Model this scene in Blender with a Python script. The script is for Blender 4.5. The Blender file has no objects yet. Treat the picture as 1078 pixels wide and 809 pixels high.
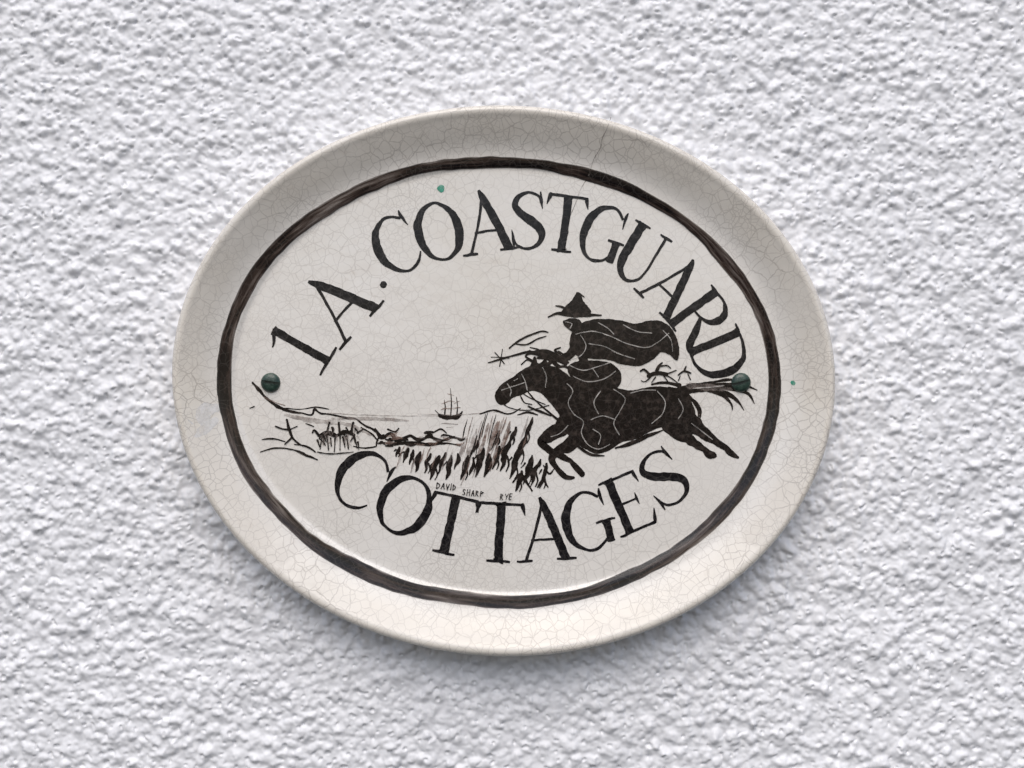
import bpy, bmesh, math, random
import numpy as np
from mathutils import Vector
from mathutils.geometry import tessellate_polygon

random.seed(7)
S = 0.0005            # metres per unit (one unit is one photo pixel on the plate's floor)
CX, CY = 539.0, 404.5
H0 = 21.5             # height of the plate floor above the wall
D = 1500.0
C = bpy.context.scene.collection
R = math.radians

# ------------------------------------------------------------------ scene basics
sc = bpy.context.scene
sc.view_settings.view_transform = 'Standard'
sc.view_settings.look = 'None'
sc.view_settings.exposure = 0
cam = bpy.data.cameras.new('camera'); camo = bpy.data.objects.new('camera', cam); C.objects.link(camo)
camo.location = (0, -(H0 + D) * S, 0); camo.rotation_euler = (R(90), 0, 0)
cam.sensor_width = 36; cam.lens = 36 * D / 1078.0
cam.clip_start = 0.01; cam.clip_end = 50
sc.camera = camo

SUN_EL, SUN_AZ = 52, -5      # azimuth degrees to the right of straight behind the camera
w = bpy.data.worlds.new('World'); sc.world = w; w.use_nodes = True
nt = w.node_tree; bg = nt.nodes['Background']
sky = nt.nodes.new('ShaderNodeTexSky'); sky.sky_type = 'NISHITA'; sky.sun_disc = False
sky.sun_elevation = R(SUN_EL); sky.sun_rotation = R(180 - SUN_AZ)
sky.air_density = 0.9; sky.dust_density = 3.0; sky.ozone_density = 1.0
nt.links.new(sky.outputs[0], bg.inputs[0]); bg.inputs[1].default_value = 0.13
sl = bpy.data.lights.new('sun', 'SUN'); so = bpy.data.objects.new('sun', sl); C.objects.link(so)
sl.energy = 1.7; sl.angle = R(60); sl.color = (1.0, 0.985, 0.965)
d = Vector((math.sin(R(SUN_AZ)) * math.cos(R(SUN_EL)), -math.cos(R(SUN_AZ)) * math.cos(R(SUN_EL)), math.sin(R(SUN_EL))))
so.rotation_euler = d.to_track_quat('Z', 'Y').to_euler()

# ------------------------------------------------------------------ node helpers
class NT:
    def __init__(s, name):
        s.m = bpy.data.materials.new(name); s.m.use_nodes = True; s.t = s.m.node_tree
        s.b = s.t.nodes['Principled BSDF']; s.out = s.t.nodes['Material Output']
    def n(s, typ, **kw):
        x = s.t.nodes.new(typ)
        for k, v in kw.items(): setattr(x, k, v)
        return x
    def l(s, a, b): s.t.links.new(a, b)
    def math(s, op, a, b=None, clamp=False):
        x = s.n('ShaderNodeMath', operation=op, use_clamp=clamp)
        for i, v in enumerate((a, b)):
            if v is None: continue
            if isinstance(v, (int, float)): x.inputs[i].default_value = v
            else: s.l(v, x.inputs[i])
        return x.outputs[0]
    def rng(s, v, a, b, c=0.0, d=1.0, smooth=False):
        x = s.n('ShaderNodeMapRange'); x.interpolation_type = 'SMOOTHSTEP' if smooth else 'LINEAR'
        s.l(v, x.inputs[0])
        for i, q in enumerate((a, b, c, d)): x.inputs[i + 1].default_value = q
        return x.outputs[0]
    def mix(s, f, a, b):
        x = s.n('ShaderNodeMix', data_type='RGBA')
        if isinstance(f, (int, float)): x.inputs[0].default_value = f
        else: s.l(f, x.inputs[0])
        for i, v in ((6, a), (7, b)):
            if isinstance(v, tuple): x.inputs[i].default_value = (*v, 1)
            else: s.l(v, x.inputs[i])
        return x.outputs[2]
    def coords(s):   # object space in photo-pixel units, flat plane in x, y
        tc = s.n('ShaderNodeTexCoord'); sp = s.n('ShaderNodeSeparateXYZ'); s.l(tc.outputs['Object'], sp.inputs[0])
        cb = s.n('ShaderNodeCombineXYZ'); k = 1 / S
        s.l(s.math('MULTIPLY', sp.outputs[0], k), cb.inputs[0])
        s.l(s.math('MULTIPLY', sp.outputs[2], k), cb.inputs[1])
        s.l(s.math('MULTIPLY', sp.outputs[1], k), cb.inputs[2])
        return cb.outputs[0]
    def noise(s, co, wl, detail=2, rough=0.5, out=0, off=0.0):
        x = s.n('ShaderNodeTexNoise'); x.inputs['Scale'].default_value = 1 / wl
        x.inputs['Detail'].default_value = detail; x.inputs['Roughness'].default_value = rough
        v = co
        if off:
            a = s.n('ShaderNodeVectorMath', operation='ADD'); s.l(co, a.inputs[0]); a.inputs[1].default_value = (off, off * 1.7, 0); v = a.outputs[0]
        s.l(v, x.inputs['Vector'])
        return x.outputs[out]
    def distort(s, co, wl, amp):
        c = s.noise(co, wl, 3, 0.6, out=1)
        a = s.n('ShaderNodeVectorMath', operation='SUBTRACT'); s.l(c, a.inputs[0]); a.inputs[1].default_value = (.5, .5, .5)
        b = s.n('ShaderNodeVectorMath', operation='SCALE'); s.l(a.outputs[0], b.inputs[0]); b.inputs[3].default_value = amp
        e = s.n('ShaderNodeVectorMath', operation='ADD'); s.l(co, e.inputs[0]); s.l(b.outputs[0], e.inputs[1])
        return e.outputs[0]
    def cracks(s, co):
        def layer(wl, lw, off, amp, rnd):
            dc = s.distort(co, wl * 0.8, amp)
            a = s.n('ShaderNodeVectorMath', operation='ADD'); s.l(dc, a.inputs[0]); a.inputs[1].default_value = (off, off, 0)
            rot = s.n('ShaderNodeVectorRotate', rotation_type='Z_AXIS'); s.l(a.outputs[0], rot.inputs['Vector']); rot.inputs['Angle'].default_value = off * 0.01 + 0.3
            v = s.n('ShaderNodeTexVoronoi', voronoi_dimensions='2D', feature='DISTANCE_TO_EDGE')
            v.inputs['Scale'].default_value = 1 / wl; v.inputs['Randomness'].default_value = rnd; s.l(rot.outputs[0], v.inputs['Vector'])
            return s.rng(v.outputs['Distance'], 0.25 * lw / wl, lw / wl, 1, 0)
        big = layer(18, 0.68, 31, 8, .85)
        mid = layer(10.5, 0.56, 80, 4.5, .75)
        fine = layer(6.5, 0.45, 170, 3, .75)
        m1 = s.rng(s.noise(co, 70, 2), 0.36, 0.62, 0.25, 0.85)
        m2 = s.rng(s.noise(co, 60, 2, off=300), 0.34, 0.56, 0.40, 0.95)
        m3 = s.rng(s.noise(co, 50, 2, off=700), 0.46, 0.60, 0.0, 0.65)
        r = s.math('MAXIMUM', s.math('MULTIPLY', big, m1), s.math('MULTIPLY', s.math('MULTIPLY', mid, m2), 0.75))
        return s.math('MAXIMUM', r, s.math('MULTIPLY', fine, m3))

# wall paint
def mat_wall():
    n = NT('white_masonry_paint'); co = n.coords()
    f = n.rng(n.noise(co, 260, 4, 0.6), 0.3, 0.7)
    col = n.mix(f, (0.79, 0.797, 0.82), (0.845, 0.85, 0.87))
    g = n.rng(n.noise(co, 22, 5, 0.7, off=90), 0.60, 0.78, 0, 0.4)
    col = n.mix(g, col, (0.70, 0.695, 0.705))
    n.l(col, n.b.inputs['Base Color']); n.b.inputs['Roughness'].default_value = 0.48
    n.b.inputs['Specular IOR Level'].default_value = 0.45
    return n.m

def mat_glaze():
    n = NT('crazed_cream_glaze'); co = n.coords()
    f = n.rng(n.noise(co, 210, 4, 0.55), 0.3, 0.7)
    col = n.mix(f, (0.745, 0.71, 0.65), (0.80, 0.775, 0.735))
    sp = n.n('ShaderNodeSeparateXYZ'); n.l(co, sp.inputs[0])
    hh = n.math('MULTIPLY', sp.outputs[2], -1.0)
    rim = n.rng(hh, 23, 36, 0, 1, True)
    st = n.math('MULTIPLY', rim, n.rng(n.noise(co, 120, 3, 0.6, off=55), 0.25, 0.75, 0.35, 0.9))
    col = n.mix(st, col, (0.71, 0.66, 0.58))
    spots = n.rng(n.noise(co, 16, 3, 0.6, off=222), 0.64, 0.76, 0, 0.22)
    col = n.mix(spots, col, (0.5, 0.42, 0.34))
    cr = n.cracks(co)
    amt = n.rng(n.noise(co, 150, 2, off=500), 0.3, 0.7, 0.30, 0.66)
    amt = n.math('MULTIPLY', amt, n.rng(hh, 22, 30, 0.7, 1.0))
    col = n.mix(n.math('MULTIPLY', cr, amt), col, (0.22, 0.19, 0.165))
    n.l(col, n.b.inputs['Base Color'])
    n.b.inputs['Roughness'].default_value = 0.12
    n.b.inputs['Specular IOR Level'].default_value = 0.6
    b = n.n('ShaderNodeBump'); b.inputs['Strength'].default_value = 0.25; b.inputs['Distance'].default_value = S * 4
    n.l(n.noise(co, 40, 3, 0.5), b.inputs['Height']); n.l(b.outputs[0], n.b.inputs['Normal'])
    return n.m

def mat_ink(name, dark, light, lo=0.45, hi=0.75, alpha=None, wl=7, crack=0.25):
    n = NT(name); co = n.coords()
    f = n.rng(n.noise(co, wl, 4, 0.65), lo, hi)
    col = n.mix(f, dark, light)
    if crack:
        col = n.mix(n.math('MULTIPLY', n.cracks(co), crack), col, (0.22, 0.2, 0.18))
    n.l(col, n.b.inputs['Base Color']); n.b.inputs['Roughness'].default_value = 0.14
    n.b.inputs['Specular IOR Level'].default_value = 0.28
    if alpha:
        a = n.rng(n.noise(co, alpha[2], 4, 0.65, off=123), 0.35, 0.62, alpha[0], alpha[1])
        n.l(a, n.b.inputs['Alpha'])
    return n.m

def mat_ring():
    n = NT('brushed_border_ink'); tc = n.n('ShaderNodeTexCoord'); sp = n.n('ShaderNodeSeparateXYZ'); n.l(tc.outputs['UV'], sp.inputs[0])
    cb = n.n('ShaderNodeCombineXYZ'); n.l(n.math('MULTIPLY', sp.outputs[0], 45.0), cb.inputs[0]); n.l(n.math('MULTIPLY', sp.outputs[1], 4.5), cb.inputs[1])
    a = n.n('ShaderNodeTexNoise'); a.inputs['Scale'].default_value = 1.0; a.inputs['Detail'].default_value = 4; a.inputs['Roughness'].default_value = 0.5; n.l(cb.outputs[0], a.inputs['Vector'])
    cb2 = n.n('ShaderNodeCombineXYZ'); n.l(n.math('MULTIPLY', sp.outputs[0], 13.0), cb2.inputs[0]); n.l(n.math('MULTIPLY', sp.outputs[1], 0.6), cb2.inputs[1])
    c = n.n('ShaderNodeTexNoise'); c.inputs['Scale'].default_value = 1.0; c.inputs['Detail'].default_value = 2; n.l(cb2.outputs[0], c.inputs['Vector'])
    s = n.math('ADD', n.math('MULTIPLY', a.outputs[0], 0.48), n.math('MULTIPLY', c.outputs[0], 0.52))
    col = n.mix(n.rng(s, 0.45, 0.62), (0.010, 0.008, 0.008), (0.090, 0.060, 0.048))
    co = n.coords()
    col = n.mix(n.math('MULTIPLY', n.cracks(co), 0.2), col, (0.2, 0.18, 0.16))
    n.l(col, n.b.inputs['Base Color']); n.b.inputs['Roughness'].default_value = 0.14
    n.b.inputs['Specular IOR Level'].default_value = 0.35
    ed = n.math('MULTIPLY', n.rng(sp.outputs[1], 0.0, 0.14), n.rng(sp.outputs[1], 0.86, 1.0, 1, 0))
    al = n.math('ADD', n.rng(ed, 0, 1, 0.70, 1.0), n.rng(s, 0.50, 0.64, 0.0, -0.42), True)
    n.l(al, n.b.inputs['Alpha'])
    return n.m

def mat_screw():
    n = NT('dark_green_painted_metal'); co = n.coords()
    col = n.mix(n.rng(n.noise(co, 6, 4, 0.6), 0.4, 0.65), (0.020, 0.040, 0.032), (0.052, 0.088, 0.068))
    n.l(col, n.b.inputs['Base Color']); n.b.inputs['Roughness'].default_value = 0.3
    b = n.n('ShaderNodeBump'); b.inputs['Strength'].default_value = 0.4; b.inputs['Distance'].default_value = S
    n.l(n.noise(co, 3, 3), b.inputs['Height']); n.l(b.outputs[0], n.b.inputs['Normal'])
    return n.m

M = dict(
    wall=mat_wall(), glaze=mat_glaze(), ring=mat_ring(), screw=mat_screw(),
    ink=mat_ink('black_lettering_ink', (0.006, 0.006, 0.008), (0.035, 0.033, 0.036), 0.50, 0.76, crack=0.18),
    art=mat_ink('black_brush_ink', (0.008, 0.006, 0.006), (0.060, 0.046, 0.040), 0.50, 0.78, crack=0.10),
    brown=mat_ink('brown_brush_ink', (0.10, 0.060, 0.048), (0.32, 0.22, 0.18), 0.35, 0.65, alpha=(0.25, 0.80, 6)),
    wash=mat_ink('thin_grey_wash', (0.20, 0.165, 0.15), (0.38, 0.32, 0.29), 0.35, 0.65, alpha=(0.05, 0.60, 9)),
    line=mat_ink('scratched_line_cream', (0.30, 0.28, 0.26), (0.62, 0.59, 0.55), 0.35, 0.65, crack=0, alpha=(0.35, 0.9, 9)),
    green=mat_ink('green_glaze_speck', (0.02, 0.25, 0.16), (0.10, 0.42, 0.30), 0.35, 0.65, alpha=(0.55, 0.95, 3), crack=0),
    crack=mat_ink('hairline_crack_dirt', (0.16, 0.14, 0.12), (0.36, 0.33, 0.30), 0.4, 0.6, alpha=(0.25, 0.75, 12), crack=0),
    pale_patch=mat_ink('pale_rim_glaze', (0.80, 0.79, 0.77), (0.86, 0.85, 0.84), 0.4, 0.6, alpha=(0.3, 0.8, 12), crack=0.1),
)

# ------------------------------------------------------------------ plate geometry
TH = R(2.5)
PCX, PCY, PA, PB = 530.5, 400.5, 346.0, 286.0      # true outline at the rim
PROF = [(75, 0), (66, 0), (56, 1.5), (38, 8), (22, 17), (9, 26), (2.5, 32), (0.3, 35.5), (0.0, 37.5), (0.5, 40.0), (2.2, 42.4), (5, 43.4), (8.5, 42.8),
        (12.5, 40.8), (20, 37.4), (28, 33.6), (36, 29.8), (43, 27.0), (48, 25.6), (53, 24.8), (58, 24.4), (61.5, 22.8), (64.5, 21.8), (74, 21.6), (90, 21.5)]
FR = PROF[8:]
def ell(t, wd, a=PA, b=PB, cx=PCX, cy=PCY, th=TH):
    x, y = (a - wd) * math.cos(t), (b - wd) * math.sin(t)
    return cx + x * math.cos(th) - y * math.sin(th), cy + x * math.sin(th) + y * math.cos(th)
def inset(px, py):
    dx, dy = px - PCX, py - PCY
    x, y = dx * math.cos(TH) + dy * math.sin(TH), -dx * math.sin(TH) + dy * math.cos(TH)
    if (x / (PA - 90)) ** 2 + (y / (PB - 90)) ** 2 < 1: return 90
    lo, hi = 0.0, 90.0
    for _ in range(22):
        m = (lo + hi) / 2
        if (x / (PA - m)) ** 2 + (y / (PB - m)) ** 2 < 1: lo = m
        else: hi = m
    return lo
def height(px, py):
    wd = inset(px, py)
    for (a, ha), (b, hb) in zip(FR, FR[1:]):
        if a <= wd <= b: return ha + (hb - ha) * (wd - a) / (b - a)
    return H0
def W(px, py, h): return ((px - CX) * S, -h * S, (CY - py) * S)
def on_plate(px, py, lift):      # a point seen at (px, py), laid on the plate's surface
    h = H0; x, y = px, py
    for _ in range(3):
        k = (D - (h - H0)) / D
        x, y = CX + (px - CX) * k, CY + (py - CY) * k
        h = height(x, y)
    return W(x, y, h + lift)

def link_mesh(name, verts, faces, mats, parent=None, smooth=True, midx=None):
    me = bpy.data.meshes.new(name); me.from_pydata(verts, [], faces); me.update()
    for m in mats: me.materials.append(m)
    if midx: me.polygons.foreach_set('material_index', midx)
    me.polygons.foreach_set('use_smooth', [smooth] * len(me.polygons))
    o = bpy.data.objects.new(name, me); C.objects.link(o)
    if parent: o.parent = parent
    return o

sign = bpy.data.objects.new('house_sign', None); C.objects.link(sign)
sign['label'] = 'oval cream crazed ceramic sign with black lettering screwed to the white textured wall'
sign['category'] = 'house sign'

def smooth_prof(pr, n=3):
    out = []
    for i in range(len(pr) - 1):
        p0 = pr[max(i - 1, 0)]; p1 = pr[i]; p2 = pr[i + 1]; p3 = pr[min(i + 2, len(pr) - 1)]
        for k in range(n):
            t = k / n
            out.append(tuple(0.5 * ((2 * p1[j]) + (-p0[j] + p2[j]) * t + (2 * p0[j] - 5 * p1[j] + 4 * p2[j] - p3[j]) * t * t + (-p0[j] + 3 * p1[j] - 3 * p2[j] + p3[j]) * t ** 3) for j in (0, 1)))
    out.append(pr[-1]); return out
N = 256
pv, pf = [], []
prof = smooth_prof(PROF)
def wob(t, q): return 0.9 * math.sin(2 * t + 1.1) + 0.7 * math.sin(3 * t + q)
for wd, h in prof:
    for i in range(N):
        t = 2 * math.pi * i / N
        k = max(0.0, 1 - wd / 50)
        x, y = ell(t, wd + k * wob(t, 0.4)); pv.append(W(x, y, h + (k * 0.8 * math.sin(2 * t + .6) if h > 10 else 0)))
for j in range(len(prof) - 1):
    for i in range(N):
        a, b = j * N + i, j * N + (i + 1) % N
        pf.append((a, b, b + N, a + N))
base = (len(prof) - 1) * N
for s_ in (0.7, 0.35):
    k0 = len(pv)
    for i in range(N):
        x, y = ell(2 * math.pi * i / N, 90); pv.append(W(PCX + (x - PCX) * s_, PCY + (y - PCY) * s_, H0))
    for i in range(N):
        a, b = base + i, base + (i + 1) % N
        pf.append((a, b, k0 + (i + 1) % N, k0 + i))
    base = k0
pv.append(W(PCX, PCY, H0)); ci = len(pv) - 1
for i in range(N): pf.append((base + i, base + (i + 1) % N, ci))
pf.append(tuple(range(N - 1, -1, -1)))
plate = link_mesh('plate', pv, pf, [M['glaze']], sign)
bm = bmesh.new(); bm.from_mesh(plate.data); bmesh.ops.recalc_face_normals(bm, faces=bm.faces); bm.to_mesh(plate.data); bm.free()

# painted border
def vnoise(seed, n):      # smooth periodic noise
    r = random.Random(seed); ks = [r.uniform(-1, 1) for _ in range(n)]
    def f(t):
        t = (t % 1.0) * n; i = int(t); u = t - i; u = u * u * (3 - 2 * u)
        return ks[i % n] * (1 - u) + ks[(i + 1) % n] * u
    return f
no1, no2, no3 = vnoise(3, 26), vnoise(5, 30), vnoise(8, 150)
no4 = vnoise(12, 9)
rv, rf, ruv = [], [], []
NR, K = 720, 5
for i in range(NR + 1):
    u = i / NR; t = 2 * math.pi * u
    mid = 0 + 1.0 * no4(u)
    thick = 2.0 * max(0, math.cos(t - R(160)))          # heavier on the left and lower left
    outer = -6.4 - thick * .5 + mid + 1.4 * no1(u) + 0.5 * no3(u); inner = 6.0 + thick + mid + 2.0 * no2(u) + 0.5 * no3(u + .37)
    for k in range(K + 1):
        q = k / K
        x, y = ell(t, outer + (inner - outer) * q, 289.5, 231.5, 525.5, 402.0, R(2.2))
        rv.append(on_plate(x, y, 0.35)); ruv.append((u, q))
for i in range(NR):
    for k in range(K):
        a = i * (K + 1) + k; rf.append((a, a + 1, a + K + 2, a + K + 1))
ring = link_mesh('painted_border', rv, rf, [M['ring']], sign)
uvl = ring.data.uv_layers.new(name='UVMap')
for lp in ring.data.loops: uvl.data[lp.index].uv = ruv[lp.vertex_index]

# ------------------------------------------------------------------ brush tools
def catmull(pts, closed=False, step=1.6):
    n = len(pts)
    if n == 2 and not closed:
        pts = [pts[0], tuple((a + b) / 2 for a, b in zip(*pts)), pts[1]]; n = 3
    out = []; segs = n if closed else n - 1
    g = (lambda i: pts[i % n]) if closed else (lambda i: pts[min(max(i, 0), n - 1)])
    for i in range(segs):
        p0, p1, p2, p3 = g(i - 1), g(i), g(i + 1), g(i + 2)
        L = math.hypot(p2[0] - p1[0], p2[1] - p1[1]); m = max(1, int(math.ceil(L / step)))
        for k in range(m):
            t = k / m
            out.append(tuple(0.5 * ((2 * p1[j]) + (-p0[j] + p2[j]) * t + (2 * p0[j] - 5 * p1[j] + 4 * p2[j] - p3[j]) * t * t + (-p0[j] + 3 * p1[j] - 3 * p2[j] + p3[j]) * t ** 3) for j in range(len(p1))))
    if not closed: out.append(pts[-1])
    return out

class Paint:
    def __init__(s, mats, lift=0.30, jit=0.07, cap=0.8):
        s.v, s.f, s.mi, s.mats, s.k, s.lift, s.jit, s.cap = [], [], [], mats, 0, lift, jit, cap
    def up(s):
        s.k += 1; return s.lift + 0.008 * (s.k % 90)
    def s_(s, pts, mat=0, closed=False, jit=None, step=1.6):
        z = s.up(); p = catmull([tuple(q) for q in pts], closed, step); n = len(p); b = len(s.v)
        j = s.jit if jit is None else jit
        f1, f2 = vnoise(random.random(), max(3, n // 3)), vnoise(random.random(), max(3, n // 3))
        L, Rr = [], []
        for i in range(n):
            a, c = (p[(i - 1) % n], p[(i + 1) % n]) if closed else (p[max(i - 1, 0)], p[min(i + 1, n - 1)])
            tx, ty = c[0] - a[0], c[1] - a[1]; l = math.hypot(tx, ty) or 1; nx, ny = -ty / l, tx / l
            wd = max(p[i][2], 0.3) / 2; aj = min(j * wd + 0.12, wd * 0.4)
            w1 = wd + aj * f1(i / n); w2 = wd + aj * f2(i / n)
            L.append((p[i][0] + nx * w1, p[i][1] + ny * w1)); Rr.append((p[i][0] - nx * w2, p[i][1] - ny * w2))
        for a, c in zip(L, Rr): s.v.append((*a, z)); s.v.append((*c, z))
        for i in range(n if closed else n - 1):
            q = (i + 1) % n
            s.f.append((b + 2 * i, b + 2 * i + 1, b + 2 * q + 1, b + 2 * q)); s.mi.append(mat)
        if not closed:
            for e, o in ((0, 1), (n - 1, n - 2)):
                tx, ty = p[e][0] - p[o][0], p[e][1] - p[o][1]; l = math.hypot(tx, ty) or 1; tx, ty = tx / l, ty / l
                r = max(p[e][2], 0.3) / 2; k0 = len(s.v)
                for ang in (-50, -18, 18, 50):
                    ca, sa = math.cos(R(ang)), math.sin(R(ang))
                    s.v.append((p[e][0] + r * (tx * ca * s.cap - ty * sa), p[e][1] + r * (ty * ca * s.cap + tx * sa), z))
                side = (b + 2 * e, b + 2 * e + 1)
                la, lb = s.v[side[0]], s.v[k0]; lc = s.v[k0 + 3]
                if math.hypot(la[0] - lb[0], la[1] - lb[1]) < math.hypot(la[0] - lc[0], la[1] - lc[1]):
                    s.f.append((side[0], k0, k0 + 1, k0 + 2, k0 + 3, side[1]))
                else: s.f.append((side[1], k0, k0 + 1, k0 + 2, k0 + 3, side[0]))
                s.mi.append(mat)
    def fill(s, pts, mat=0, closed_smooth=True, rough=0.5):
        z = s.up(); p = catmull([tuple(q) for q in pts], True, 2.5) if closed_smooth else pts
        p = [(x + random.uniform(-rough, rough) * .6, y + random.uniform(-rough, rough) * .6) for x, y in p]
        b = len(s.v)
        for x, y in p: s.v.append((x, y, z))
        for t in tessellate_polygon([[Vector((x, y, 0)) for x, y in p]]):
            s.f.append(tuple(b + i for i in t)); s.mi.append(mat)
    def build(s, name, parent, label=None):
        vs = [on_plate(x, y, z) for x, y, z in s.v]
        fs = []
        for f in s.f:   # face the viewer (-Y)
            nn = Vector((0, 0, 0)); o_ = Vector(vs[f[0]])
            for i in range(len(f)): nn += (Vector(vs[f[i]]) - o_).cross(Vector(vs[f[(i + 1) % len(f)]]) - o_)
            fs.append(f if nn.y < 0 else tuple(reversed(f)))
        o = link_mesh(name, vs, fs, [M[m] for m in s.mats], parent, False, s.mi)
        if label: o['label'] = label
        return o

# ------------------------------------------------------------------ letters
TK, TN = 0.152, 0.047
def g_stem(x, y0, y1, wd=TK): return [(x, y0, wd * 1.25), (x, y0 + (y1 - y0) * .05, wd * 1.02), (x, y0 + (y1 - y0) * .3, wd * .94), (x, y0 + (y1 - y0) * .7, wd * .93), (x, y0 + (y1 - y0) * .95, wd * 1.02), (x, y1, wd * 1.25)]
def g_ser(x, y, r=.18): return [(x - r, y, .035), (x - r * .5, y, .046), (x, y, .05), (x + r * .5, y, .046), (x + r, y, .035)]
def arc(a0, a1, rx, ry, cx=0, cy=.5, n=14, tilt=12, tk=TK, tn=TN):
    out = []
    for i in range(n + 1):
        a = R(a0 + (a1 - a0) * i / n)
        wv = tn + (tk - tn) * abs(math.cos(a + R(tilt))) ** 1.6
        out.append((cx + (rx - wv / 2) * math.cos(a), cy + (ry - wv / 2) * math.sin(a), wv))
    return out
def glyph(ch):
    if ch == 'C':
        a = arc(48, 318, .48, .52)
        a = [(x, y, w_ if i > 1 else TN) for i, (x, y, w_) in enumerate(a)]; a[-1] = (a[-1][0], a[-1][1], .025); a[-2] = (a[-2][0], a[-2][1], .045); a[-3] = (a[-3][0], a[-3][1], .06)
        return [a, [(.35, 1.0, .02), (.335, .89, .06), (.36, .70, .015)]]
    if ch == 'O':
        return [('closed', arc(0, 345, .49, .52, n=23))]
    if ch == 'G':
        a = arc(48, 312, .48, .52); a = [(x, y, w_ if i > 1 else TN) for i, (x, y, w_) in enumerate(a)]
        a[-1] = (a[-1][0], a[-1][1], .048); a[-2] = (a[-2][0], a[-2][1], .048); a[-3] = (a[-3][0], a[-3][1], .058)
        return [a, [(.35, 1.0, .02), (.335, .89, .06), (.36, .70, .015)], [(.33, .43, .16), (.33, .36, .135), (.33, .08, .135)], g_ser(.32, .44, .18)]
    if ch == 'A':
        return [[(-.34, .02, .05), (-.14, .5, .046), (.02, .99, .05)], [(-.03, 1.06, .05), (.05, .87, .125), (.21, .45, .14), (.36, .02, .145)],
                [(-.22, .35, .04), (0, .36, .04), (.22, .35, .04)], g_ser(-.36, .015, .14), g_ser(.37, .015, .17)]
    if ch == 'S':
        return [[(.23, .80, .02), (.19, .93, .046), (.0, .99, .052), (-.19, .90, .09), (-.24, .75, .12), (-.1, .59, .145), (.11, .45, .155), (.25, .28, .13), (.2, .09, .075), (.0, .0, .052), (-.2, .06, .046), (-.27, .2, .02)],
                [(.24, 1.0, .02), (.24, .86, .055), (.27, .70, .015)], [(-.30, .33, .015), (-.27, .16, .055), (-.27, .0, .02)]]
    if ch == 'T':
        return [[(-.38, .97, .05), (0, .97, .05), (.38, .97, .05)], [(-.37, .99, .05), (-.385, .93, .07), (-.43, .79, .015)], [(.37, .99, .05), (.385, .93, .07), (.43, .79, .015)],
                g_stem(0, .01, .97), g_ser(0, .01, .20)]
    if ch == 'U':
        return [[(-.28, .99, TK * 1.2), (-.28, .93, TK), (-.28, .6, TK), (-.28, .33, TK), (-.2, .1, .11), (.0, .0, .062), (.2, .1, .05), (.28, .33, .046), (.28, .6, .046), (.28, .99, .055)],
                g_ser(-.28, .99, .18), g_ser(.28, .99, .14)]
    if ch == 'R':
        return [g_stem(-.26, .01, .98), g_ser(-.26, .01), g_ser(-.3, .985, .13), [(-.26, .98, .046), (.0, .985, .052), (.2, .9, .105), (.26, .75, .135), (.18, .58, .095), (.0, .50, .046), (-.24, .49, .04)],
                [(-.02, .5, .05), (.14, .3, .125), (.3, .07, .13), (.42, .0, .075), (.54, -.01, .015)]]
    if ch == 'D':
        return [g_stem(-.28, .01, .98), g_ser(-.33, .01, .13), g_ser(-.33, .985, .13), [(-.3, .98, .046), (-.02, .975, .055), (.26, .85, .105), (.38, .52, .15), (.27, .17, .115), (.0, .02, .055), (-.3, .015, .046)]]
    if ch == 'E':
        return [g_stem(-.2, .01, .98), g_ser(-.25, .01, .13), g_ser(-.25, .985, .13), [(-.22, .98, .046), (.25, .98, .046)], [(.25, 1.0, .035), (.25, .92, .06), (.28, .77, .015)],
                [(-.2, .52, .04), (.14, .52, .04)], [(.14, .62, .015), (.14, .52, .05), (.14, .42, .015)], [(-.22, .02, .046), (.28, .02, .052)], [(.27, .0, .045), (.3, .1, .06), (.35, .25, .015)]]
    if ch == '1':
        return [g_stem(0, .01, 1.0, .132), g_ser(0, .01, .25), [(.02, 1.0, .04), (-.07, .95, .06), (-.17, .90, .045), (-.25, .88, .02)]]
    if ch == '.':
        return [[(-.015, .06, .10), (.02, .07, .095)]]

def letter(ch, cx, cy, rot, Hh, wx=1.0, lab=None, skew=0.0):
    r = R(rot); p = Paint(['ink'], jit=0.08, cap=0.8 if ch == '.' else 0.2)
    rx_, ry_ = math.cos(r), math.sin(r); ux, uy = math.sin(r), -math.cos(r)
    for g in glyph(ch):
        cl = isinstance(g, tuple)
        if cl: g = g[1]
        q = []
        for (u, v, w_) in g:
            u = u * wx + skew * (v - .5)
            u += random.uniform(-.006, .006); v += random.uniform(-.006, .006)
            q.append((cx + Hh * (u * rx_ + (v - .5) * ux), cy + Hh * (u * ry_ + (v - .5) * uy), w_ * Hh))
        p.s_(q, closed=cl)
    nm = {'1': 'painted_numeral', '.': 'painted_full_stop'}.get(ch, 'painted_letter')
    return p.build(nm, sign, lab)

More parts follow.
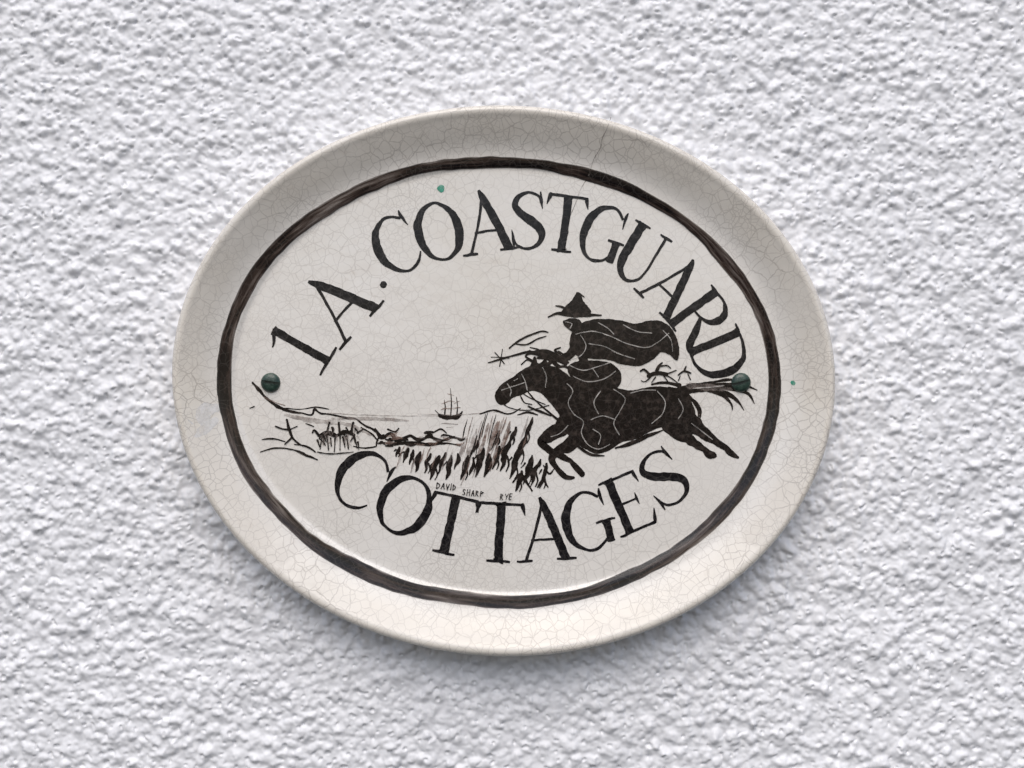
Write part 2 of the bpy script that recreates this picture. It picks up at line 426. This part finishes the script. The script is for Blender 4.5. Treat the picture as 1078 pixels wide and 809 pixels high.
TOP = [('1', 317, 364, -60, 67, 1.0), ('A', 355, 321, -48, 69, .98), ('.', 387, 275, -34, 69, 1),
       ('C', 419, 257, -31, 61, .88), ('O', 462, 244, -19, 61, .84), ('A', 511, 235, -9, 63, .90), ('S', 556, 232, 0, 60, .94), ('T', 595, 235, 8, 60, .86),
       ('G', 635, 247, 20, 60, .82), ('U', 674, 269, 31, 60, .86), ('A', 707, 300, 43, 62, .86), ('R', 738, 335, 54, 60, .86), ('D', 758, 374, 67, 57, .92)]
BOT = [('C', 382, 506, 34, 63, .94), ('O', 426, 532, 25, 62, .94), ('T', 474, 552, 13, 63, .94), ('T', 526, 560, 3, 63, .96), ('A', 572, 559, -4, 63, .96), ('G', 619, 549, -15, 62, .92), ('E', 663, 529, -23, 61, 1.0), ('S', 699, 503, -32, 59, 1.08)]
for row, wd in ((TOP, 'upper line'), (BOT, 'lower word')):
    for ch, x, y, r_, h_, wx in row:
        letter(ch, x, y, r_, h_, wx, None if ch in '.' else ('black painted %s %s' % ('numeral' if ch == '1' else 'letter', ch)) + ' in the ' + wd)

# ------------------------------------------------------------------ the painted scene
A = Paint(['art', 'wash', 'brown'], lift=0.30, jit=0.16)          # horse
A.fill([(521, 419), (523, 411), (530, 403), (540, 397), (549, 390), (558, 385), (563, 375), (567, 383), (574, 378), (578, 384), (588, 388), (598, 395), (606, 404), (606, 430), (596, 444), (587, 434), (578, 423), (569, 414), (559, 412), (549, 416), (540, 419), (534, 425), (526, 426)])
A.fill([(596, 400), (610, 404), (640, 407), (664, 411), (688, 407), (708, 409), (724, 418), (732, 434), (729, 448), (714, 454), (698, 450), (684, 455), (668, 463), (654, 466), (642, 474), (630, 478), (618, 474), (606, 466), (596, 455), (589, 440), (590, 418)])
A.s_([(600, 444, 24), (587, 454, 17), (575, 461, 12), (570, 466, 8.5), (578, 474, 7), (590, 480, 6.5), (600, 485, 5.5)])
A.s_([(610, 460, 17), (598, 469, 14), (586, 476, 9.5), (581, 484, 7), (587, 494, 6.5), (595, 502, 6), (604, 503, 3)])
A.s_([(600, 485, 4), (606, 492, 6.5), (613, 500, 6)])
A.s_([(710, 432, 28), (727, 445, 21), (741, 456, 13), (752, 464, 8.5), (763, 471, 6), (774, 480, 5)])
A.s_([(698, 442, 16), (714, 455, 15), (729, 465, 10), (741, 473, 6.5), (752, 480, 6)])
A.s_([(741, 474, 5), (747, 480, 7), (753, 480, 4)]); A.s_([(764, 472, 5), (770, 478, 6), (777, 482, 2.6)])
# tail: brushed strands leaving the rump together
for st in ([(712, 414, 10), (728, 409, 10), (744, 408, 8), (762, 406, 6), (780, 405, 4), (797, 411, 1)], [(716, 414, 6), (736, 410, 6), (752, 411, 6), (768, 416, 5), (777, 423, 3), (783, 432, 1.2)],
           [(724, 406, 3), (748, 403, 3), (766, 400, 3), (782, 400, 1)], [(748, 412, 3), (762, 417, 3.6), (770, 426, 2.4), (771, 432, .8)], [(758, 407, 4.5), (776, 411, 4), (788, 415, 3), (794, 425, 1)],
           [(724, 418, 3), (732, 424, 4), (737, 432, 3), (737, 440, 1.4)],
           [(686, 405, 2), (700, 403, 3), (716, 406, 4)]): A.s_(st)
A.s_([(724, 406, 6), (748, 408, 7), (770, 410, 3)], 1)
for st in ([(560, 380, 3), (553, 375, 2), (563, 371, 4), (577, 371, 4.5), (588, 376, 4.5), (598, 382, 3)], [(577, 384, 4), (586, 379, 4), (596, 384, 3)], [(566, 377, 3), (578, 378, 4), (588, 386, 5)], [(549, 384, 1.6), (555, 379, 2), (562, 382, 3)], [(588, 370, 1.4), (594, 374, 2.4), (600, 379, 1.6)],
           [(558, 366, 1), (566, 368, 2), (574, 373, 2)], [(584, 388, 3), (594, 386, 3), (602, 390, 2)]): A.s_(st)
for st in ([(528, 424, 1.2), (538, 430, 1.1), (556, 432, 1.1), (578, 427, 1.1)], [(556, 413, 1.5), (566, 424, 1.6), (580, 436, 2), (590, 444, 3)], [(556, 428, 1.8), (568, 433, 2.6), (580, 438, 1.6)],
           [(548, 417, 1.4), (552, 424, 1.2), (560, 426, 1)], [(545, 411, 1), (560, 420, 1.2), (574, 426, 1)],
           [(648, 472, 2), (664, 467, 4), (682, 459, 4), (698, 453, 1.4)], [(606, 468, 3), (620, 478, 3), (636, 480, 1.4)], [(704, 408, 2), (722, 414, 3), (734, 430, 2), (735, 442, 1)]): A.s_(st)
horse = A.build('painted_horse', sign, 'black painted galloping horse with streaming tail')
L = Paint(['line'], lift=1.15, jit=0.25)
for st in ([(534, 404), (538, 411), (537, 417)], [(549, 394), (553, 402), (555, 411)], [(528, 411), (540, 407), (552, 403)], [(571, 387), (575, 396), (574, 408)], [(541, 401), (545, 399)],
           [(597, 404), (603, 412), (598, 424), (604, 436), (614, 444), (612, 456), (619, 468), (630, 473), (642, 468)],
           [(646, 410), (658, 420), (652, 434), (646, 446), (652, 458)], [(622, 442), (634, 438), (648, 442)], [(632, 412), (625, 424), (630, 436)], [(624, 452), (632, 458), (630, 468)],
           [(664, 414), (676, 411), (690, 411)], [(692, 412), (700, 423), (697, 436), (686, 446)], [(714, 420), (719, 431), (714, 441)], [(728, 446), (740, 455), (750, 463)], [(598, 448), (590, 456), (580, 460)], [(730, 409), (746, 408), (762, 406)]):
    L.s_([(x, y, 0.95) for x, y in st])
L.build('scratched_line_work', horse, 'pale line work scratched through the black horse')

A = Paint(['art', 'wash', 'brown'], lift=0.62, jit=0.14)        # rider
A.fill([(591, 330), (596, 322), (602, 316), (607, 308), (611, 309), (614, 317), (619, 323), (622, 330), (606, 334)])
A.s_([(577, 334, 1.2), (587, 330, 3), (602, 332, 4.4), (617, 332, 4), (633, 332, 1.4)]); A.s_([(585, 322, 1.2), (591, 323, 2.4), (600, 327, 3)]); A.s_([(610, 309, 1.6), (615, 313, 1)])
A.fill([(593, 338), (603, 335), (611, 338), (613, 348), (604, 350), (599, 347), (594, 343)])
A.fill([(602, 350), (611, 341), (628, 336), (650, 337), (668, 341), (682, 338), (694, 338), (705, 344), (712, 355), (715, 368), (713, 380), (705, 374), (696, 371), (688, 378), (674, 385), (656, 384), (640, 379), (624, 378), (610, 376), (600, 366)])
A.fill([(598, 386), (610, 380), (630, 380), (644, 383), (654, 394), (650, 408), (632, 414), (610, 408), (600, 396)])
A.s_([(606, 358, 9), (604, 368, 10), (596, 376, 8), (582, 377, 6), (570, 374, 5), (558, 371, 3.4)]); A.s_([(612, 370, 10), (614, 380, 9), (616, 390, 10)])
for st in ([(536, 367, 1.4), (546, 359, 2.2), (558, 353, 1.8), (570, 349, 1.8), (577, 350, 1)], [(541, 362, 1), (554, 363, 1.6), (566, 357, 1.4), (575, 354, .9)],
           [(514, 382, 1), (528, 378, 2), (542, 374, 2), (558, 370, 3)], [(521, 371, 1), (531, 383, 1.2)], [(529, 368, 1), (526, 386, 1)], [(517, 376, .9), (536, 377, 1.2)],
           [(590, 366, 1.6), (584, 369, 2.4), (590, 373, 2.4)]): A.s_(st)
rider = A.build('painted_rider', sign, 'black painted rider in cocked hat and billowing cloak')
L = Paint(['line'], lift=1.5, jit=0.25)
for st in ([(595, 339), (602, 341), (600, 346)], [(606, 352), (624, 349), (642, 354), (660, 362), (680, 366), (693, 360), (704, 351)], [(620, 362), (636, 365), (650, 372), (668, 378)], [(630, 340), (640, 346), (646, 352)],
           [(656, 342), (670, 349), (686, 351)], [(698, 348), (706, 358), (708, 370)], [(600, 385), (614, 390), (630, 386), (642, 382)], [(611, 353), (617, 364), (612, 374), (600, 380)], [(603, 396), (618, 402), (636, 399), (648, 391)], [(624, 388), (630, 397)]):
    L.s_([(x, y, 0.95) for x, y in st])
L.build('scratched_line_work', rider, 'pale line work scratched through the black cloak')

A = Paint(['art', 'wash', 'brown'], lift=0.9, jit=0.15)        # far riders behind the tail
for st in ([(682, 396, 3.5), (690, 393, 4.5), (702, 394, 4)], [(684, 395, 3), (678, 389, 2.4), (674, 391, 1.6)], [(685, 397, 1.6), (679, 402, 1.2), (675, 401, 1)], [(690, 397, 1.4), (686, 403, 1)], [(701, 395, 1.8), (708, 399, 1.4), (713, 403, 1)], [(699, 396, 1.4), (703, 402, 1)],
           [(691, 391, 3), (694, 385, 2.8), (697, 382, 1.6)], [(704, 393, 1.6), (712, 390, 1)], [(694, 386, 1.6), (702, 385, 1.2), (706, 388, 1)],
           [(714, 395, 1.8), (720, 391, 2.4), (727, 393, 1.8)], [(716, 396, 1), (714, 401, 1)], [(724, 394, 1.2), (727, 400, 1)], [(720, 391, 2), (722, 386, 1.6)]): A.s_(st)
A.build('painted_distant_riders', sign, 'tiny painted riders in the distance under the cloak')

A = Paint(['art', 'wash', 'brown'], lift=0.30, jit=0.35)       # ship
A.fill([(461, 436), (467, 437), (475, 438), (483, 436), (487, 433), (484, 440), (477, 442), (468, 442), (463, 440)], rough=1.2)
for x, y in ((468, 421), (474.5, 409), (481, 418)): A.s_([(x, 438, 1.4), (x + .7, (438 + y) / 2, 1.1), (x + random.uniform(-.8, .8), y, .5)])
for a, b, y in ((465, 471, 425), (464, 471, 431), (471, 478, 416), (470, 479, 423), (469, 480, 431), (478, 484, 424), (477, 485, 430)): A.s_([(a, y + random.uniform(-1.6, 1.6), .6), ((a + b) / 2, y - .6, 1.4), (b, y + random.uniform(-1.6, 1.6), .5)], random.choice((0, 2, 2)))
A.s_([(463, 437, 1), (458, 432, .6)])
A.s_([(465, 446, .8), (472, 446, 1.2), (482, 447, .9)], 1); A.s_([(470, 450, .6), (477, 450, 1)], 1)
A.build('painted_ship', sign, 'small painted sailing ship on the horizon')

A = Paint(['art', 'wash', 'brown'], lift=0.30, jit=0.25)       # coast line
A.s_([(266, 403, 2.5), (273, 411, 3.2), (281, 420, 2.6), (292, 428, 3.6), (304, 433, 3), (318, 435, 2), (328, 437, 2), (331, 431, 2.4), (337, 435, 2.2), (350, 437, 1.6), (364, 440, 2.2), (374, 441, 1.6), (382, 447, 2), (392, 452, 2.4), (400, 458, 2.6)])
A.s_([(300, 430, 1.4), (316, 431, 1), (332, 429, 1.4), (346, 431, 1)]); A.s_([(278, 418, 1.2), (290, 424, 1.4), (300, 427, 1)], 2)
A.s_([(345, 435, .9), (380, 437, 1), (420, 438, .9), (460, 438, .8)], 1); A.s_([(440, 436, .8), (480, 437, .9), (520, 434, .9), (552, 431, .8)], 1)
A.s_([(350, 441, 3), (390, 441, 4), (430, 443, 2)], 1); A.s_([(300, 437, 3), (330, 443, 5), (366, 447, 4), (390, 458, 3)], 1)
for st in ([(395, 452, 3), (402, 461, 4), (411, 456, 3), (419, 464, 4), (431, 459, 3), (441, 463, 3.6), (452, 460, 2.6), (464, 464, 3.4), (476, 461, 2.2), (488, 463, 1.4)], [(402, 466, 1.6), (416, 468, 3), (432, 466, 2.6), (450, 468, 3.4), (470, 467, 2), (484, 469, 2)],
           [(380, 450, 1.2), (390, 456, 2), (398, 464, 1.4)], [(396, 470, 1.2), (398, 462, 2), (404, 458, 2)], [(408, 452, 1.6), (416, 455, 2), (420, 451, 1.2)], [(372, 470, 1), (384, 472, 1.8), (396, 470, 1.4)], [(455, 456, 1.4), (464, 452, 2), (470, 456, 1.4)]): A.s_(st)
rq = random.Random(5)
for i in range(30):
    x = rq.uniform(396, 484); y = rq.uniform(456, 470); A.s_([(x, y, 1.2), (x + rq.uniform(2, 6), y + rq.uniform(-2, 2), rq.uniform(1.5, 3.4)), (x + rq.uniform(6, 12), y + rq.uniform(-2, 2), .8)], rq.choice((0, 0, 1, 2)))
for st in ([(276, 463, 1.2), (288, 462, 2), (300, 465, 1.4)], [(274, 476, .9), (288, 472, 1.6), (306, 473, 1.6), (322, 479, 2.6), (334, 484, 1.8)], [(263, 430, .8), (268, 428, 1)], [(322, 446, 1), (330, 449, 1.6)], [(310, 468, 1), (322, 470, 2), (332, 476, 1.4)]): A.s_(st)
A.build('painted_coastline', sign, 'brush drawn shoreline and headland left of the ship')

A = Paint(['art', 'wash', 'brown'], lift=0.8, jit=0.2)        # people and ponies on the beach
for st in ([(303, 446, 2.4), (305, 453, 3.6), (308, 461, 2.6), (316, 468, 1.8)], [(290, 449, 1.6), (298, 452, 1.8), (305, 452, 2)], [(307, 461, 1.8), (300, 468, 1.4)], [(302, 442, 2.4), (303, 445, 2.6)], [(306, 452, 1.4), (313, 449, 1.2)],
           [(337, 459, 3.4), (345, 456, 4.6), (354, 459, 3.6)], [(336, 459, 2.4), (331, 453, 2), (329, 456, 1.4)], [(339, 460, 1.4), (337, 473, 1.1)], [(344, 459, 1.4), (346, 474, 1.1)], [(353, 460, 1.6), (352, 476, 1.1)],
           [(356, 458, 3), (364, 455, 4.2), (373, 458, 3)], [(358, 459, 1.4), (358, 474, 1.1)], [(365, 458, 1.4), (367, 473, 1.1)], [(373, 459, 1.6), (376, 472, 1.1)], [(345, 455, 2.4), (346, 448, 2), (347, 445, 2.4)],
           [(358, 456, 2.2), (357, 448, 2), (357, 445, 2.2)], [(370, 456, 2.4), (371, 448, 2), (372, 445, 2.4)], [(348, 461, 1.2), (349, 470, 1)], [(361, 462, 1.2), (363, 469, 1)], [(376, 456, 2), (382, 452, 1.4)], [(334, 476, 1), (350, 478, 1.4), (372, 476, 1)]): A.s_(st)
for _ in range(38):
    x = random.uniform(334, 378); y = random.uniform(450, 466); A.s_([(x, y, 2.2), (x + random.uniform(-4, 4), y + random.uniform(3, 9), .8)], random.choice((0, 0, 1)))
A.build('painted_beach_figures', sign, 'small painted figures and ponies on the beach at the left')

A = Paint(['art', 'wash', 'brown'], lift=0.30, jit=0.30)       # dark brush strokes running up to the right
rr = random.Random(21)
for (x, y, l, wd) in ((484, 462, 28, 5), (495, 452, 34, 6), (507, 446, 38, 4), (517, 444, 36, 6), (530, 444, 34, 4)): A.s_([(x + 7, y, 1.5), (x + 2, y + l * .5, wd), (x - 5, y + l, 1.5)], 2 if x > 500 else 1)
for (x, y, l, wd) in ((419, 471, 10, 4), (426, 472, 15, 6), (434, 474, 15, 4), (441, 476, 21, 7), (449, 478, 20, 5), (457, 480, 25, 7), (465, 477, 22, 4.5), (473, 480, 25, 7.5), (480, 478, 16, 4.5), (488, 480, 25, 6.5), (496, 482, 18, 4.5), (505, 472, 30, 7), (514, 478, 24, 7), (522, 470, 24, 5),
                      (531, 464, 32, 7.5), (540, 474, 30, 7), (548, 456, 32, 7), (554, 440, 26, 5), (554, 480, 30, 7), (563, 484, 28, 5.5), (571, 488, 26, 4.5), (524, 454, 14, 4), (538, 450, 18, 4.5), (545, 496, 21, 5), (500, 464, 12, 3.5)):
    x += rr.uniform(-1, 1); ln = rr.uniform(.05, .26); b_ = rr.uniform(-1, 2)
    A.s_([(x + l * ln, y, 2.2), (x + l * ln * .7 + b_ * .4, y + l * .2, wd * .75), (x + b_, y + l * .45, wd), (x - 1, y + l * .75, wd * .6), (x - l * .14, y + l, 1.2)])
    if rr.random() < .5: A.s_([(x + wd * .3, y + l * .5, 2.2), (x + wd * .6, y + l * .78, 1.8), (x + wd * .2, y + l * 1.02, 1)])
    if rr.random() < .4: A.s_([(x - wd * .3, y + l * .25, 1.8), (x - wd * .9, y + l * .42, 1)])
for i in range(10):
    x = rr.uniform(418, 484); y = rr.uniform(468, 482)
    A.s_([(x + 3, y, 1), (x, y + rr.uniform(5, 12), rr.uniform(1, 2.6)), (x - 2, y + rr.uniform(12, 18), .7)], rr.choice((1, 2, 2)))
for i in range(14):
    x = rr.uniform(484, 552); top = 466 - (x - 486) * .42 + rr.uniform(-10, 20); l = rr.uniform(12, 32)
    A.s_([(x + l * .24, top, .8), (x + l * .1, top + l * .5, rr.uniform(1.2, 2.6)), (x - l * .1, top + l, .7)], rr.choice((0, 1, 2, 2)))
for i in range(12):
    x = rr.uniform(486, 526); top = rr.uniform(434, 450); l = rr.uniform(20, 50)
    A.s_([(x + l * .24, top, .5), (x + l * .1, top + l * .5, 1.1), (x, top + l, .7)], rr.choice((2, 2, 1, 0)))
for st in ([(540, 508, 2), (548, 500, 3.4), (555, 509, 3), (560, 517, 2)], [(566, 513, 2), (572, 506, 3), (577, 513, 1.6)], [(572, 490, 1.4), (578, 499, 2), (583, 494, 1.2)], [(505, 436, 1.2), (520, 432, 2), (536, 436, 1.4), (548, 430, 1)],
           [(545, 437, 1.4), (556, 434, 2.4), (566, 437, 1.4)]): A.s_(st)
A.build('painted_brush_strokes', sign, 'dark upright brush strokes rising toward the horse')

# maker's small handwriting
MF = {'D': [[(0, 0), (0, 1)], [(0, 1), (.7, .7), (.7, .3), (0, 0)]], 'A': [[(0, 0), (.4, 1), (.8, 0)], [(.15, .4), (.65, .4)]], 'V': [[(0, 1), (.4, 0), (.8, 1)]], 'I': [[(.2, 0), (.2, 1)]],
      'S': [[(.7, .9), (.2, .95), (.1, .65), (.6, .4), (.55, .05), (0, .08)]], 'H': [[(0, 0), (0, 1)], [(.7, 0), (.7, 1)], [(0, .5), (.7, .5)]], 'R': [[(0, 0), (0, 1)], [(0, 1), (.65, .8), (0, .5)], [(.1, .5), (.7, 0)]],
      'P': [[(0, 0), (0, 1)], [(0, 1), (.7, .8), (0, .5)]], 'Y': [[(0, 1), (.35, .5)], [(.8, 1), (.3, 0)]], 'E': [[(0, 0), (0, 1)], [(0, 1), (.6, 1)], [(0, .5), (.5, .5)], [(0, 0), (.6, 0)]]}
A = Paint(['art'], lift=0.95, jit=0.25)
for word, x, y, rot in (('DAVID', 459.5, 514.5, 6), ('SHARP', 486.5, 521, 5), ('RYE', 526.5, 526, 2)):
    for ch in word:
        r2 = R(rot + random.uniform(-6, 6)); cr_, sr_ = math.cos(r2), math.sin(r2); z_ = random.uniform(.9, 1.1)
        for st in MF[ch]:
            q = [(x + (u * 3.9 + v * .5) * z_ * cr_ + v * 6.0 * z_ * sr_, y + (u * 3.9) * z_ * sr_ - v * 6.0 * z_ * cr_, 0.85) for u, v in st]
            q = [(a + random.uniform(-.2, .2), b + random.uniform(-.2, .2), c) for a, b, c in q]
            for a, b in zip(q, q[1:]): A.s_([a, b], step=1.2)
        adv = 2.9 if ch == 'I' else 4.7
        x += adv; y += adv * math.sin(R(rot)) + random.uniform(-.3, .3)
A.build('painted_signature', sign, 'tiny handwritten signature above the lower word')

A = Paint(['green'], lift=0.3)
A.fill([(460, 199), (462, 195.5), (465.5, 195), (468, 198), (467, 202), (463, 202.5)])
A.build('glaze_speck', sign, 'green speck of glaze above the letters')
A = Paint(['green'], lift=0.3)
A.fill([(832, 403), (834, 400.5), (837, 402), (837, 405), (834, 406)])
A.build('glaze_speck', sign, 'faint green speck on the right rim')
A = Paint(['crack'], lift=0.3, jit=.2)
A.s_([(643, 124, .8), (641, 130, .9), (638, 138, 1.0), (634, 146, .9), (632, 156, 1.0), (625, 168, .8), (620, 184, .8), (611, 200, .7), (606, 214, .8), (597, 236, .6), (588, 262, .6)])
A.build('hairline_crack', sign, 'hairline crack from the top rim down into the lettering')
A = Paint(['pale_patch'], lift=0.25, jit=.3)  # pale, partly see-through strokes laid over the left rim
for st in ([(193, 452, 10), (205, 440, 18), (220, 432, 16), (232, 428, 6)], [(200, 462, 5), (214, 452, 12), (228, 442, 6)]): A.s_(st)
A.build('pale_rim_patch', sign, 'pale patch on the left rim')

# ------------------------------------------------------------------ screws
def screw(px, py, ang, label):
    Rr, sw, n = 10.3, 1.5, 36
    m = 18
    vals = [-(sw + (Rr - sw) * math.cos(math.pi / 2 * i / m)) for i in range(m + 1)]       # -R .. -sw
    rows = [(v, 0) for v in vals] + [(-sw, 1), (sw, 1)] + [(-v, 0) for v in reversed(vals)]
    V, F = [], []
    ca, sa = math.cos(R(ang)), math.sin(R(ang))
    for v, slot in rows:
        half = math.sqrt(max(Rr * Rr - v * v, 0))
        for k in range(n + 1):
            u = -half * math.cos(math.pi * k / n)
            q = min(1, math.hypot(u, v) / Rr); dome = 5.0 * math.sqrt(max(0, 1 - q ** 3)) + 0.4
            h = min(dome, 0.8) if slot else dome
            x, y = px + u * ca - v * sa, py + u * sa + v * ca
            V.append(W(x, y, H0 + h))
    for i in range(len(rows) - 1):
        for k in range(n):
            a = i * (n + 1) + k; F.append((a, a + 1, a + n + 2, a + n + 1))
    o = link_mesh('screw', V, F, [M['screw']], sign, True)
    o['label'] = label
    bm = bmesh.new(); bm.from_mesh(o.data)
    bmesh.ops.remove_doubles(bm, verts=bm.verts, dist=1e-6)
    bmesh.ops.recalc_face_normals(bm, faces=bm.faces)
    if sum(f.normal.y for f in bm.faces) > 0: bmesh.ops.reverse_faces(bm, faces=bm.faces)
    bm.to_mesh(o.data); bm.free()
    md = o.modifiers.new('edges', 'EDGE_SPLIT'); md.split_angle = R(35)
screw(285, 403, 8, 'dark green slotted screw at the left end')
screw(780, 403, -14, 'dark green slotted screw at the right end')

# ------------------------------------------------------------------ wall
rng = np.random.default_rng(11)
WX, WZ, P = 1700, 1400, 1.1
nx, nz = int(WX / P), int(WZ / P)
kx = np.fft.fftfreq(nx, P)[None, :]; kz = np.fft.fftfreq(nz, P)[:, None]; kk = np.sqrt(kx * kx + kz * kz)
def band(wl, bw=0.5):
    r = np.fft.fft2(rng.standard_normal((nz, nx))); f = np.exp(-((np.log(np.maximum(kk, 1e-9) * wl)) ** 2) / (2 * bw * bw)); f[0, 0] = 0
    g = np.real(np.fft.ifft2(r * f)); return g / g.std()
def pebbles(rad, cover, flat=.6):         # rounded grains of dash, the highest one showing at each point
    n = int(cover * WX * WZ / (math.pi * rad * rad)); out = np.zeros((nz, nx)); m = int(rad * 1.5 / P) + 2
    yy, xx = np.mgrid[-m:m + 1, -m:m + 1] * P
    cz = rng.uniform(m + 1, nz - m - 2, n); cx = rng.uniform(m + 1, nx - m - 2, n)
    rr_ = rng.uniform(.6, 1.35, n) * rad; an = rng.uniform(0, math.pi, n); el = rng.uniform(.75, 1.0, n); hh = rng.uniform(.6, 1.15, n)
    for i in range(n):
        iz, ix = int(cz[i]), int(cx[i]); c, s_ = math.cos(an[i]), math.sin(an[i])
        u = (xx * c + yy * s_) / rr_[i]; v = (-xx * s_ + yy * c) / (rr_[i] * el[i])
        k = np.clip(1 - (u * u + v * v), 0, None) ** flat * hh[i] * rr_[i] / rad
        sl_ = out[iz - m:iz + m + 1, ix - m:ix + m + 1]
        np.maximum(sl_, k, out=sl_)
    return out
def blur(a, r): return np.real(np.fft.ifft2(np.fft.fft2(a) * np.exp(-2 * (math.pi * kk * r) ** 2)))
sg = lambda q: 1 / (1 + np.exp(-q))
msk = sg(band(120, .5) * 1.8)
pA, pB, pC = pebbles(7.5, .40), pebbles(4.8, .60), pebbles(3.0, .50)
pits = sg((band(12, .35) - 1.9) * 5)
hgt = 0.6 * band(100) + 1.9 * blur(pA, 1.3) + (1.4 + 1.0 * msk) * blur(pB, .95) + .85 * blur(pC, .7) + .40 * band(22) + .12 * band(9, .4) - 2.2 * pits
hgt = hgt - hgt.mean() - 2.5
X, Z = np.meshgrid((np.arange(nx) - nx / 2) * P, (np.arange(nz) - nz / 2) * P)
co = np.empty((nz * nx, 3), dtype=np.float32)
co[:, 0] = (X * S).ravel(); co[:, 1] = (-hgt * S).ravel(); co[:, 2] = (Z * S).ravel()
idx = np.arange(nz * nx).reshape(nz, nx)
q = np.stack([idx[:-1, :-1], idx[:-1, 1:], idx[1:, 1:], idx[1:, :-1]], -1).reshape(-1, 4).astype(np.int32)
me = bpy.data.meshes.new('wall'); me.vertices.add(nz * nx); me.vertices.foreach_set('co', co.ravel())
me.loops.add(q.size); me.loops.foreach_set('vertex_index', q.ravel())
me.polygons.add(len(q)); me.polygons.foreach_set('loop_start', np.arange(0, q.size, 4, dtype=np.int32))
try: me.polygons.foreach_set('loop_total', np.full(len(q), 4, dtype=np.int32))
except Exception: pass
me.polygons.foreach_set('use_smooth', np.ones(len(q), dtype=bool))
me.update(calc_edges=True); me.materials.append(M['wall'])
wo = bpy.data.objects.new('wall', me); C.objects.link(wo); wo['kind'] = 'structure'
